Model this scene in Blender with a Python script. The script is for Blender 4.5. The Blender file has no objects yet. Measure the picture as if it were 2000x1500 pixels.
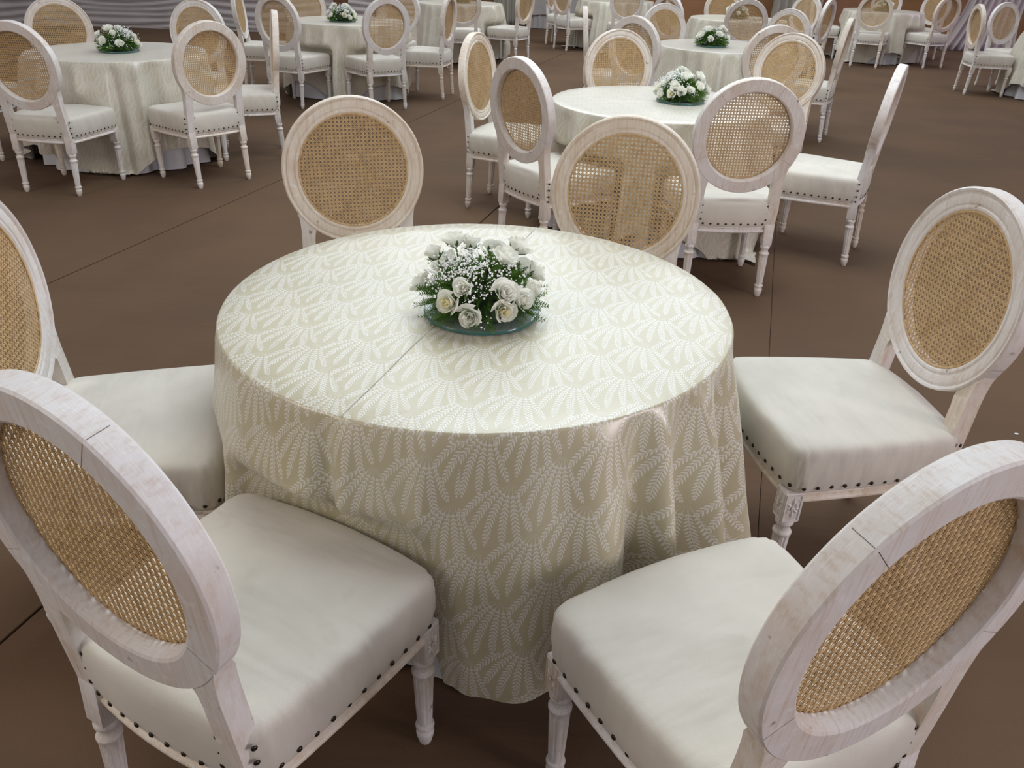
import bpy, bmesh, math, random
from mathutils import Vector, Matrix, noise
from math import sin, cos, pi, sqrt, atan2, hypot, tan
random.seed(7)
S = bpy.context.scene
COL = S.collection

# ---------------------------------------------------------------- camera
F_PX, PITCH, ROLL, CAM_H = 1560.3, 0.50379, 0.03414, 1.5211
cam_d = bpy.data.cameras.new('camera'); cam = bpy.data.objects.new('camera', cam_d); COL.objects.link(cam)
cam_d.sensor_width = 36; cam_d.lens = 36*F_PX/2000; cam_d.clip_start = .05; cam_d.clip_end = 200
_f = Vector((0, cos(PITCH), -sin(PITCH))); _r = Vector((1, 0, 0)); _d = Vector((0, -sin(PITCH), -cos(PITCH)))
_r2 = _r*cos(ROLL) - _d*sin(ROLL); _d2 = _r*sin(ROLL) + _d*cos(ROLL)
cam.matrix_world = Matrix(((_r2.x, -_d2.x, -_f.x, 0), (_r2.y, -_d2.y, -_f.y, 0), (_r2.z, -_d2.z, -_f.z, CAM_H), (0, 0, 0, 1)))
S.camera = cam

# ---------------------------------------------------------------- light and exposure
wd = bpy.data.worlds.new('tent daylight'); S.world = wd; wd.use_nodes = True
bg = wd.node_tree.nodes['Background']; bg.inputs[0].default_value = (0.98, 0.94, 0.98, 1); bg.inputs[1].default_value = 0.38
S.view_settings.view_transform = 'Standard'; S.view_settings.look = 'None'
S.view_settings.exposure = 0.0; S.view_settings.gamma = 1; S.view_settings.use_curve_mapping = False

def area(name, loc, target, sx, sy, power, color):
    l = bpy.data.lights.new(name, 'AREA'); l.shape = 'RECTANGLE'; l.size = sx; l.size_y = sy; l.energy = power; l.color = color
    o = bpy.data.objects.new(name, l); COL.objects.link(o); o.location = loc
    o.rotation_euler = (Vector(target) - Vector(loc)).to_track_quat('-Z', 'Y').to_euler()
    return o
area('overhead_light_near', (0.6, 4.2, 4.6), (0.4, 3.4, 0), 3.5, 3.5, 195, (0.84, 0.95, 1.0))
area('overhead_light_far', (1.5, 12.0, 5.0), (1.5, 11.0, 0), 9, 5, 430, (0.86, 0.95, 1.0))
area('right_front_light', (5.6, -1.2, 1.9), (0.2, 2.2, 0.5), 1.6, 1.8, 135, (1.0, 0.90, 0.95))  # unseen low light added at the right front for the satin sheen
area('left_warm_fill', (-5.0, -0.5, 3.2), (-0.5, 3.0, 0.5), 2.0, 1.2, 75, (1.0, 0.88, 0.72))  # warm area light added out of view on the left
area('violet_uplight', (8.4, 14.6, 0.25), (8.2, 17.0, 2.5), 0.5, 0.4, 9, (0.72, 0.45, 1.0))
area('violet_lamp', (9.6, 12.6, 2.6), (6.4, 14.0, 0.5), 0.5, 0.4, 26, (0.75, 0.52, 1.0))

# ---------------------------------------------------------------- node helper
class NT:
    def __init__(s, name):
        s.m = bpy.data.materials.new(name); s.m.use_nodes = True; s.t = s.m.node_tree; s.n = s.t.nodes
        s.b = s.n['Principled BSDF']
    def put(s, sock, v):
        if isinstance(v, (int, float)): sock.default_value = v
        elif isinstance(v, tuple): sock.default_value = v if len(v) == len(sock.default_value) else v + (1,)
        else: s.t.links.new(v, sock)
    def m2(s, op, a, b=None, c=None, clamp=False):
        n = s.n.new('ShaderNodeMath'); n.operation = op; n.use_clamp = clamp; s.put(n.inputs[0], a)
        if b is not None: s.put(n.inputs[1], b)
        if c is not None: s.put(n.inputs[2], c)
        return n.outputs[0]
    def sep(s, v):
        n = s.n.new('ShaderNodeSeparateXYZ'); s.put(n.inputs[0], v); return n.outputs
    def coord(s, k='Object'): return s.n.new('ShaderNodeTexCoord').outputs[k]
    def scale(s, v, sc, loc=(0, 0, 0)):
        n = s.n.new('ShaderNodeMapping'); s.put(n.inputs[0], v); n.inputs['Scale'].default_value = sc; s.put(n.inputs['Location'], loc); return n.outputs[0]
    def noise(s, v, sc, det=4, rough=.55):
        n = s.n.new('ShaderNodeTexNoise'); s.put(n.inputs['Vector'], v); n.inputs['Scale'].default_value = sc
        n.inputs['Detail'].default_value = det; n.inputs['Roughness'].default_value = rough; return n.outputs[0]
    def ramp(s, v, a, b, x=0., y=1.):
        n = s.n.new('ShaderNodeMapRange'); n.clamp = True; s.put(n.inputs[0], v); s.put(n.inputs[1], a); s.put(n.inputs[2], b)
        s.put(n.inputs[3], x); s.put(n.inputs[4], y); return n.outputs[0]
    def mix(s, f, a, b):
        n = s.n.new('ShaderNodeMix'); n.data_type = 'RGBA'; s.put(n.inputs[0], f); s.put(n.inputs[6], a); s.put(n.inputs[7], b); return n.outputs[2]
    def bump(s, h, strength=.2, dist=.002):
        n = s.n.new('ShaderNodeBump'); n.inputs['Strength'].default_value = strength; n.inputs['Distance'].default_value = dist
        s.put(n.inputs['Height'], h); s.put(s.b.inputs['Normal'], n.outputs[0])
    def rnd(s): return s.n.new('ShaderNodeObjectInfo').outputs['Random']
    def set(s, **k):
        for a, v in k.items(): s.put(s.b.inputs[a.replace('_', ' ')], v)

def mat_wood():
    t = NT('whitewashed wood'); c = t.coord(); r = t.rnd()
    n = t.n.new('ShaderNodeVectorMath'); n.operation = 'ADD'; t.put(n.inputs[0], c); t.put(n.inputs[1], t.m2('MULTIPLY', r, 9.0)); c2 = n.outputs[0]
    patch = t.noise(c2, 7, 5, .6); grain = t.noise(t.scale(c2, (12, 90, 12)), 3.2, 6, .65)
    g2 = t.noise(t.scale(c2, (70, 20, 4)), 2.2, 5, .6)
    f = t.m2('ADD', t.ramp(patch, .42, .66, 0, .5), t.ramp(g2, .48, .70, 0, .6))
    base = t.mix(f, t.mix(t.ramp(r, .1, .5), (.74, .665, .57), (.76, .735, .71)), (.56, .43, .31))
    base = t.mix(t.ramp(r, 0, 1, 0, .35), base, (.68, .655, .68))
    base = t.mix(t.ramp(grain, .55, .72, 0, .7), base, (.84, .83, .81))
    knot = t.noise(c2, 23, 3, .5)
    base = t.mix(t.ramp(knot, .71, .76, 0, .7), base, (.16, .11, .08))
    t.set(Base_Color=base, Roughness=t.ramp(patch, .3, .7, .38, .6)); t.b.inputs['Specular IOR Level'].default_value = .4
    t.bump(t.m2('ADD', grain, t.m2('MULTIPLY', g2, .6)), .25, .002)
    return t.m
def mat_fabric():
    t = NT('cream cotton upholstery'); c = t.coord(); r = t.rnd()
    n = t.n.new('ShaderNodeVectorMath'); n.operation = 'ADD'; t.put(n.inputs[0], c); t.put(n.inputs[1], t.m2('MULTIPLY', r, 5.0)); c2 = n.outputs[0]
    pn = t.noise(c2, 4, 4, .55); st = t.noise(c2, 9, 3, .5)
    base = t.mix(t.ramp(pn, .35, .7), (.675, .637, .565), (.575, .54, .47))
    base = t.mix(t.ramp(st, .66, .8, 0, .35), base, (.44, .38, .30))
    weave = t.noise(t.scale(c2, (420, 420, 420)), 2, 1)
    wr = t.noise(t.scale(c2, (5, 16, 5)), 1.3, 2, .4)
    t.set(Base_Color=base, Roughness=.62); t.b.inputs['Sheen Weight'].default_value = .25; t.b.inputs['Specular IOR Level'].default_value = .3
    t.bump(t.m2('ADD', t.m2('MULTIPLY', wr, 3.0), t.m2('MULTIPLY', weave, .12)), .5, .006)
    return t.m
def mat_cane():
    t = NT('woven rattan cane'); c = t.coord(); a = t.noise(c, 60, 3, .6); b = t.noise(c, 9, 3, .5)
    base = t.mix(t.ramp(a, .35, .7), (.62, .43, .215), (.42, .27, .125)); base = t.mix(t.ramp(b, .4, .7, 0, .4), base, (.70, .52, .31))
    t.set(Base_Color=base, Roughness=.45)
    return t.m
def mat_simple(name, col, rough=.5, metal=0., nscale=0, ncol=None, spec=None, trans=0):
    t = NT(name)
    if nscale: t.set(Base_Color=t.mix(t.ramp(t.noise(t.coord(), nscale, 4), .35, .7), col, ncol))
    else: t.set(Base_Color=col)
    t.set(Roughness=rough, Metallic=metal)
    if spec is not None: t.b.inputs['Specular IOR Level'].default_value = spec
    if trans: t.b.inputs['Transmission Weight'].default_value = trans
    return t.m

A_ = .114     # spacing of the fans in metres
def mat_damask(name='champagne leaf jacquard satin', g1=(.52, .475, .325), g2=(.465, .425, .28), pat=(.76, .75, .71)):
    t = NT(name)
    uv = t.n.new('ShaderNodeUVMap').outputs[0]; x, y, _ = t.sep(uv)
    # square lattice of fans turned by 23 degrees; every fan fills the cell left of and below its tip
    X = t.m2('DIVIDE', t.m2('ADD', t.m2('MULTIPLY', x, .9205), t.m2('MULTIPLY', y, .3907)), A_)
    Y = t.m2('DIVIDE', t.m2('SUBTRACT', t.m2('MULTIPLY', x, .3907), t.m2('MULTIPLY', y, .9205)), A_)
    dx = t.m2('MULTIPLY', t.m2('SUBTRACT', t.m2('CEIL', X), X), A_); dy = t.m2('MULTIPLY', t.m2('SUBTRACT', Y, t.m2('FLOOR', Y)), A_)
    rho = t.m2('SQRT', t.m2('ADD', t.m2('MULTIPLY', dx, dx), t.m2('MULTIPLY', dy, dy)))
    al = t.m2('ARCTAN2', dx, dy)
    al0 = t.m2('DIVIDE', t.m2('SUBTRACT', al, .06), t.m2('SUBTRACT', 1.12, t.m2('MULTIPLY', rho, .26/.13)))
    D = .285
    m = t.m2('ROUND', t.m2('DIVIDE', al0, D))
    s = t.m2('ABSOLUTE', t.m2('MULTIPLY', t.m2('SUBTRACT', al0, t.m2('MULTIPLY', m, D)), rho))
    Rm = t.m2('ADD', A_*.95, t.m2('MULTIPLY', t.m2('SINE', t.m2('MULTIPLY', al, 2.0)), A_*.30))
    Rm = t.m2('ADD', Rm, t.m2('MULTIPLY', t.m2('PINGPONG', m, 1.0), A_*.07))
    inside = t.m2('MULTIPLY', t.ramp(t.m2('SUBTRACT', Rm, rho), 0, .002), t.m2('MULTIPLY', t.m2('LESS_THAN', m, 5.5), t.m2('GREATER_THAN', m, -.5)))
    stem = t.m2('MULTIPLY', t.ramp(s, .0004, .0010, .9, 0), t.ramp(rho, .004, .03))
    p = .0084
    L = t.m2('MINIMUM', t.m2('MINIMUM', t.m2('MULTIPLY', rho, .130), .0094), t.m2('ADD', .0022, t.m2('MULTIPLY', t.m2('SUBTRACT', Rm, rho), .42)))
    q = t.m2('SUBTRACT', rho, t.m2('MULTIPLY', s, 1.0)); qm = t.m2('ABSOLUTE', t.m2('SUBTRACT', t.m2('MODULO', t.m2('ADD', q, 1.0), p), p/2))
    ww = t.m2('SUBTRACT', t.m2('DIVIDE', t.m2('MULTIPLY', s, 2.0), L), 1.0); ww = t.m2('SUBTRACT', 1.0, t.m2('MULTIPLY', ww, ww)); ww = t.m2('MULTIPLY', ww, p*.31)
    leaf = t.m2('MULTIPLY', t.ramp(t.m2('SUBTRACT', ww, qm), -.0002, .0005), t.ramp(rho, .024, .028))
    mask = t.m2('MULTIPLY', t.m2('MAXIMUM', stem, leaf), inside)
    c = t.coord(); big = t.noise(c, 3, 3)
    ground = t.mix(t.ramp(big, .35, .7), g1, g2)
    thread = t.noise(t.scale(uv, (900, 250, 1)), 1, 2)
    base = t.mix(t.m2('MULTIPLY', mask, t.ramp(thread, .3, .7, .75, 1)), ground, pat)
    t.set(Base_Color=base, Roughness=t.m2('SUBTRACT', .36, t.m2('MULTIPLY', mask, .02)))
    t.b.inputs['Specular IOR Level'].default_value = .9; t.b.inputs['Sheen Weight'].default_value = .3; t.b.inputs['Sheen Roughness'].default_value = .4; t.b.inputs['Coat Weight'].default_value = .25; t.b.inputs['Coat Roughness'].default_value = .28
    wr = t.noise(t.scale(c, (1, 1, .35)), 22, 3, .5)
    t.bump(t.m2('ADD', t.m2('ADD', t.m2('MULTIPLY', mask, .12), t.m2('MULTIPLY', wr, .9)), t.m2('MULTIPLY', thread, .05)), .5, .004)
    return t.m
def mat_carpet():
    t = NT('brown event carpet'); c = t.coord(); a = t.noise(c, 1.1, 4, .5); b = t.noise(c, 240, 2, .6); w = t.noise(t.scale(c, (.8, 5, 1)), 1.6, 3, .5)
    base = t.mix(t.ramp(a, .35, .68), (.130, .079, .048), (.104, .065, .042)); base = t.mix(t.ramp(b, .45, .8, 0, .35), base, (.165, .112, .072))
    t.set(Base_Color=base, Roughness=.8); t.b.inputs['Specular IOR Level'].default_value = .08
    t.bump(t.m2('ADD', t.m2('MULTIPLY', w, 7.0), t.m2('MULTIPLY', b, .25)), .45, .004)
    return t.m
def mat_cloth(name, col, col2, sc=3):
    t = NT(name); c = t.coord(); a = t.noise(c, sc, 4); b = t.noise(t.scale(c, (300, 300, 300)), 2, 2)
    t.set(Base_Color=t.mix(t.ramp(a, .3, .7), col, col2), Roughness=.7); t.b.inputs['Sheen Weight'].default_value = .2
    t.bump(b, .15, .001); return t.m

def mat_petal(name, a, b):
    t = NT(name); t.set(Base_Color=t.mix(t.ramp(t.noise(t.coord(), 18, 3), .35, .7), a, b), Roughness=.55)
    t.b.inputs['Specular IOR Level'].default_value = .25
    tr = t.n.new('ShaderNodeBsdfTranslucent'); tr.inputs[0].default_value = b+(1,); ad = t.n.new('ShaderNodeMixShader'); ad.inputs[0].default_value = .35
    t.t.links.new(t.b.outputs[0], ad.inputs[1]); t.t.links.new(tr.outputs[0], ad.inputs[2]); t.t.links.new(ad.outputs[0], t.n['Material Output'].inputs[0])
    return t.m
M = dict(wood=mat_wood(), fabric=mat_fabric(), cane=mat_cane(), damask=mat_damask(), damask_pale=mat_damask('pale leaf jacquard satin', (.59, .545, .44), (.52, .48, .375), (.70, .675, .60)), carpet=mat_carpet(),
    nail=mat_simple('dark bronze nailhead', (.045, .035, .028), .35, .8),
    white=mat_cloth('white under cloth', (.68, .68, .70), (.60, .60, .63)),
    greywall=mat_cloth('grey pleated wall fabric', (.52, .475, .465), (.43, .39, .385), 1.5),
    brownwall=mat_simple('brown wall covering', (.40, .20, .085), .6, 0, 2.5, (.32, .155, .065)),
    curtain=mat_cloth('pale sage curtain', (.47, .44, .37), (.40, .38, .32)),
    bcloth=mat_cloth('grey buffet cloth', (.42, .39, .37), (.36, .33, .32)),
    darkfloor=mat_simple('dark carpet joint', (.02, .013, .009), .9),
    darkwood=mat_simple('dark wood', (.07, .03, .02), .5, 0, 9, (.10, .045, .03)),
    ply=mat_simple('plain plywood', (.42, .30, .18), .6, 0, 6, (.34, .24, .14)),
    metal=mat_simple('grey steel', (.3, .3, .3), .4, .9),
    rose=mat_petal('cream rose petal', (.93, .93, .84), (.97, .97, .92)),
    roseb=mat_petal('pale yellow rose heart', (.93, .87, .58), (.95, .92, .75)),
    leaf=mat_simple('asparagus fern green', (.075, .18, .022), .5, 0, 30, (.13, .26, .04), .3),
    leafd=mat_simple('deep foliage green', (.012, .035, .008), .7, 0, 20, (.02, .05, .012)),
    sepal=mat_simple('rose sepal green', (.10, .20, .05), .5),
    breath=mat_simple('white baby breath floret', (.95, .96, .95), .6),
    stem=mat_simple('thin green stem', (.10, .14, .05), .6),
    glass=mat_simple('green tinted glass', (.80, .93, .90), .03, 0, trans=.85),
    glassedge=mat_simple('teal glass edge', (.035, .13, .12), .12, spec=.6),
    seam=mat_simple('cloth seam thread', (.52, .50, .42), .6))

# ---------------------------------------------------------------- mesh helpers
def finish(bm, name, m, smooth=True, angle=40):
    me = bpy.data.meshes.new(name); bm.normal_update(); bm.to_mesh(me); bm.free()
    me.materials.append(m) if not isinstance(m, (list, tuple)) else [me.materials.append(q) for q in m]
    if smooth:
        for p in me.polygons: p.use_smooth = True
        if angle:
            try: me.set_sharp_from_angle(angle=math.radians(angle))
            except Exception: pass
    return me
def link(me, name, parent=None, loc=None):
    o = bpy.data.objects.new(name, me); COL.objects.link(o)
    if parent: o.parent = parent
    if loc: o.location = loc
    return o
def empty(name, loc=(0, 0, 0), rz=0, **k):
    o = bpy.data.objects.new(name, None); COL.objects.link(o); o.location = loc; o.rotation_euler.z = rz; o.empty_display_size = .1
    for a, v in k.items(): o[a] = v
    return o
def tag(o, label=None, category=None, group=None, kind=None):
    if label: o['label'] = label
    if category: o['category'] = category
    if group: o['group'] = group
    if kind: o['kind'] = kind
    return o
def rings(bm, RR, closed=True, cap0=False, cap1=False):
    """loft a list of point rings"""
    V = [[bm.verts.new(p) for p in r] for r in RR]; n = len(V[0])
    for a, b in zip(V, V[1:]):
        for i in range(n if closed else n-1):
            j = (i+1) % n
            bm.faces.new((a[i], a[j], b[j], b[i]))
    if cap0: bm.faces.new(list(reversed(V[0])))
    if cap1: bm.faces.new(V[-1])
    return V
def box(bm, x0, x1, y0, y1, z0, z1, mtx=None):
    c = [Vector((x, y, z)) for z in (z0, z1) for x, y in ((x0, y0), (x1, y0), (x1, y1), (x0, y1))]
    if mtx: c = [mtx @ p for p in c]
    v = [bm.verts.new(p) for p in c]
    for f in ((0, 3, 2, 1), (4, 5, 6, 7), (0, 1, 5, 4), (1, 2, 6, 5), (2, 3, 7, 6), (3, 0, 4, 7)): bm.faces.new([v[i] for i in f])
def tube(bm, pts, r, n=6):
    RR = []
    for i, p in enumerate(pts):
        p = Vector(p); a = Vector(pts[max(0, i-1)]); b = Vector(pts[min(len(pts)-1, i+1)]); d = (b-a).normalized()
        u = d.orthogonal().normalized(); w = d.cross(u)
        if i and RR: # keep frame steady
            u = (pu - d*pu.dot(d)).normalized(); w = d.cross(u)
        pu = u; rr = r[i] if isinstance(r, (list, tuple)) else r
        RR.append([p + (u*cos(2*pi*k/n) + w*sin(2*pi*k/n))*rr for k in range(n)])
    rings(bm, RR, True, True, True)
def lathe(bm, prof, n=32, flute=None, c=(0, 0), tilt=(0, 0)):
    RR = []
    for z, r in prof:
        ring = []
        for k in range(n):
            a = 2*pi*k/n; q = r
            if flute and flute[0] < z < flute[1]: q = r*(1 - .13*max(0, cos(8*a))**2)
            ring.append((c[0]+q*cos(a)+tilt[0]*z, c[1]+q*sin(a)+tilt[1]*z, z))
        RR.append(ring)
    rings(bm, RR, True, True, True)

# ---------------------------------------------------------------- the chair
A_O, B_O, WID, ZO, YO, REC, TH = .253, .258, .059, .782, -.264, .0937, .046
REV = Matrix.Translation((0, YO, ZO)) @ Matrix.Rotation(REC, 4, 'X')   # local (x, depth, up) of the oval plane
ZT, ZB, ZA = .470, .362, .325                                      # cushion shoulder, nail line, bottom of apron

def outline(ins=0.0, n=16):
    """closed seat plan: front right, front left, back left, back right; ins = inset"""
    P = []
    fw, fy, rw, ry = .252-ins, .196-ins, .212-ins, -.236+ins
    def seg(a, b, bow, cnt):
        a, b = Vector(a), Vector(b); d = b-a; nrm = Vector((d.y, -d.x)).normalized()
        return [a + d*t + nrm*bow*4*t*(1-t) for t in [i/cnt for i in range(cnt)]]
    # counter clockwise seen from above
    P += seg((fw, fy), (-fw, fy), -.024, n) if False else []
    P += seg((rw, ry), (fw, fy), .006, n); P += seg((fw, fy), (-fw, fy), .024, n)
    P += seg((-fw, fy), (-rw, ry), .006, n); P += seg((-rw, ry), (rw, ry), .022, n)
    for _ in range(2):   # round the corners
        Q = []
        for i in range(len(P)):
            a, b, c = P[i-1], P[i], P[(i+1) % len(P)]
            d1, d2 = (b-a).normalized(), (c-b).normalized()
            Q.append(b if d1.dot(d2) > .9 else None)
            if Q[-1] is None:
                r = .022; Q[-1] = b*.5 + (b-d1*r)*.25 + (b+d2*r)*.25
        P = Q
    # replace corner neighbourhoods by arcs
    R = []
    for i in range(len(P)):
        a, b, c = P[i-1], P[i], P[(i+1) % len(P)]
        if (b-a).normalized().dot((c-b).normalized()) < .97:
            R += [a*.35+b*.65, b*.9 + (a+c)*.05, b*.65+c*.35]
        else: R.append(b)
    return R
def sweep(bm, prof):
    """prof: list of (inset, z)"""
    rings(bm, [[(p.x, p.y, z) for p in outline(i)] for i, z in prof])

def make_cushion():
    bm = bmesh.new(); o0 = outline(0)
    prof = [(.006, .352), (.0015, .356), (0, .362), (-.003, .372), (-.007, .40), (-.008, .43), (-.007, .458), (-.004, .470), (.0005, .4775), (.007, .482), (.018, .4855)]
    RR = [[Vector((p.x, p.y, z)) for p in outline(i)] for i, z in prof]
    last = RR[-1]; c = Vector((0, -.01, 0))
    for k in range(1, 12):
        s = 1 - k/12.0; z = .4855 + .010*sin((1-s)*pi/2)
        RR.append([Vector((c.x+(p.x-c.x)*s, c.y+(p.y-c.y)*s, z)) for p in last])
    RR.append([Vector((c.x+(p.x-c.x)*.02, c.y+(p.y-c.y)*.02, .499)) for p in last])
    for ri, r in enumerate(RR):        # slack pleats at the corners, gentle unevenness on top
        for i, p in enumerate(r):
            if 2 <= ri <= 8:
                q = noise.noise(Vector((p.x*22, p.y*22, p.z*6)))*.0022
                cf = max(0, abs(p.x)-.19)/.06
                q += .0024*cf*sin(p.z*40 + i*2.2)
                d = Vector((p.x, p.y+.02, 0)).normalized(); r[i] = p + d*q
            elif ri > 9: r[i] = p + Vector((0, 0, noise.noise(Vector((p.x*7, p.y*7, 3)))*.004))
    rings(bm, RR, True, False, True)
    return finish(bm, 'cushion', M['fabric'], True, 0)
def make_apron():
    bm = bmesh.new()
    sweep(bm, [(.05, .3535), (.004, .3535), (.003, .350), (.007, .3465), (.007, .3400), (.003, .3375), (.0005, .334), (.0005, .329), (.004, ZA), (.05, ZA), (.05, .3535)])
    return finish(bm, 'apron', M['wood'], True, 35)
def make_leg(kind, sx):
    """leg built around its own origin on the floor"""
    bm = bmesh.new(); h = .024 if kind == 'front' else .0222; top = .353 if kind == 'front' else .372
    zb = .262
    ty = .07 if kind == 'rear' else 0.0
    for a, b, hh in ((zb+.006, top, h), ):
        v = [[(sx_*hh*f, sy_*hh*f + ty*z, z) for sx_, sy_ in ((-1, -1), (1, -1), (1, 1), (-1, 1))] for z, f in ((a-.006, .86), (a, 1), (b-.004, 1), (b, .95))]
        rings(bm, v, True, True, True)
    prof = [(.0, .0105), (.004, .013), (.022, .0175), (.034, .0195), (.040, .0185), (.044, .0150), (.048, .0150), (.050, .0195), (.056, .0205), (.060, .0195), (.062, .0150),
            (.066, .0158), (.070, .0165), (.12, .0183), (.17, .0200), (.20, .0210), (.212, .0213), (.216, .0235), (.222, .0240), (.226, .0215), (.230, .0180), (.238, .0172), (.244, .0195), (.250, .0235), (.256, .0240), (.262, .0215)]
    lathe(bm, prof, 32, (.068, .213), (0, 0), (0, ty))
    return finish(bm, 'leg', M['wood'], True, 35)
def make_rosette(fx, fy):
    """eight-petal carved block on a face of the front leg, facing (fx, fy)"""
    bm = bmesh.new(); n = Vector((fx, fy, 0)); u = Vector((-fy, fx, 0)); z0 = .308; base = n*.0242
    def P(a, b, d): return base + u*a + Vector((0, 0, z0+b)) + n*d
    for (x0, x1, b0, b1) in ((-.021, .021, .037, .041), (-.021, .021, -.041, -.037), (-.021, -.018, -.037, .037), (.018, .021, -.037, .037)):
        v = [bm.verts.new(P(x, b, d)) for d in (-.001, .002) for x, b in ((x0, b0), (x1, b0), (x1, b1), (x0, b1))]
        for f in ((4, 5, 6, 7), (0, 1, 5, 4), (1, 2, 6, 5), (2, 3, 7, 6), (3, 0, 4, 7)): bm.faces.new([v[i] for i in f])
    for k in range(8):
        a = k*pi/4; L = .017 if k % 2 == 0 else .021
        if k in (2, 6): L = .033
        if k % 2: L = .024
        d = (cos(a), sin(a)); w = (-sin(a), cos(a))
        pts = [(.005, 0), (L*.6, .0045), (L, 0), (L*.6, -.0045)]
        V = [bm.verts.new(P(d[0]*r+w[0]*s, d[1]*r+w[1]*s, .0004)) for r, s in pts]
        c = bm.verts.new(P(d[0]*L*.55, d[1]*L*.55, .0042))
        for i in range(4): bm.faces.new((V[i], V[(i+1) % 4], c))
    ce = [bm.verts.new(P(.0055*cos(k*pi/4), .0055*sin(k*pi/4), .0035)) for k in range(8)]; tip = bm.verts.new(P(0, 0, .006))
    for k in range(8): bm.faces.new((ce[k], ce[(k+1) % 8], tip))
    return finish(bm, 'rosette', M['wood'], True, 25)
def make_back():
    bm = bmesh.new(); W_ = WID; t = TH/2
    prof = [(.003, -t), (W_-.007, -t), (W_-.002, -t+.003), (W_, -t+.008), (W_, .008), (W_-.002, .013), (W_-.006, .016), (W_-.011, .0165), (W_-.014, .0135), (W_-.017, .0135), (W_-.020, .0165),
            (.026, .019), (.019, .0185), (.016, .016), (.013, .016), (.010, .021), (.005, t), (.001, .019), (0, .014), (0, -t+.004)]
    N = 96; RR = []
    for i in range(N+1):
        a = 2*pi*i/N
        RR.append([REV @ Vector(((A_O-s)*cos(a), d, (B_O-s)*sin(a))) for s, d in prof])
    V = [[bm.verts.new(p) for p in r] for r in RR[:-1]]; V.append(V[0]); n = len(prof)
    for a, b in zip(V, V[1:]):
        for i in range(n):
            j = (i+1) % n; bm.faces.new((a[i], b[i], b[j], a[j]))
    # thin joints across the ring where its segments meet (shallow dark grooves)
    bmesh.ops.recalc_face_normals(bm, faces=bm.faces)
    me = finish(bm, 'back', M['wood'], True, 30)
    return me
def make_post(sx):
    bm = bmesh.new(); t = TH/2-.0015
    o = [(.209, -.432), (.2075, -.30), (.2055, -.245), (.2045, -.21), (.2055, -.18), (.2085, -.156), (.2145, -.136), (.205, -.115), (.185, -.12), (.145, -.165), (.135, -.183), (.142, -.199), (.151, -.206), (.156, -.220), (.159, -.245), (.160, -.30), (.161, -.432)]
    F = [REV @ Vector((sx*x, (.010 if (x/A_O)**2+(z/B_O)**2 < 1.0 else .0185), z)) for x, z in o]; B = [REV @ Vector((sx*x, -t, z)) for x, z in o]
    vf = [bm.verts.new(p) for p in F]; vb = [bm.verts.new(p) for p in B]; n = len(o)
    bm.faces.new(vf); bm.faces.new(list(reversed(vb)))
    for i in range(n): bm.faces.new((vf[i], vb[i], vb[(i+1) % n], vf[(i+1) % n]))
    bmesh.ops.recalc_face_normals(bm, faces=bm.faces)
    bmesh.ops.triangulate(bm, faces=[f for f in bm.faces if len(f.verts) > 4])
    return finish(bm, 'post', M['wood'], True, 30)
def make_joints():
    bm = bmesh.new(); t = TH/2
    for a in (math.radians(62), math.radians(131), math.radians(205), math.radians(-28)):
        d = Vector((cos(a), 0, sin(a))); u = Vector((-sin(a), 0, cos(a)))
        def ring_pt(s, dep, w): return REV @ (Vector(((A_O-s)*cos(a), dep, (B_O-s)*sin(a))) + u*w)
        for path in ([(.003, -t-.0004), (WID-.007, -t-.0004)], [(-.0004, -t+.004), (-.0004, .014)]):
            v = [bm.verts.new(ring_pt(s, dp, w)) for s, dp in path for w in (-.00035, .00035)]
            bm.faces.new((v[0], v[1], v[3], v[2]))
    return finish(bm, 'joint', M['darkwood'], False)
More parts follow.
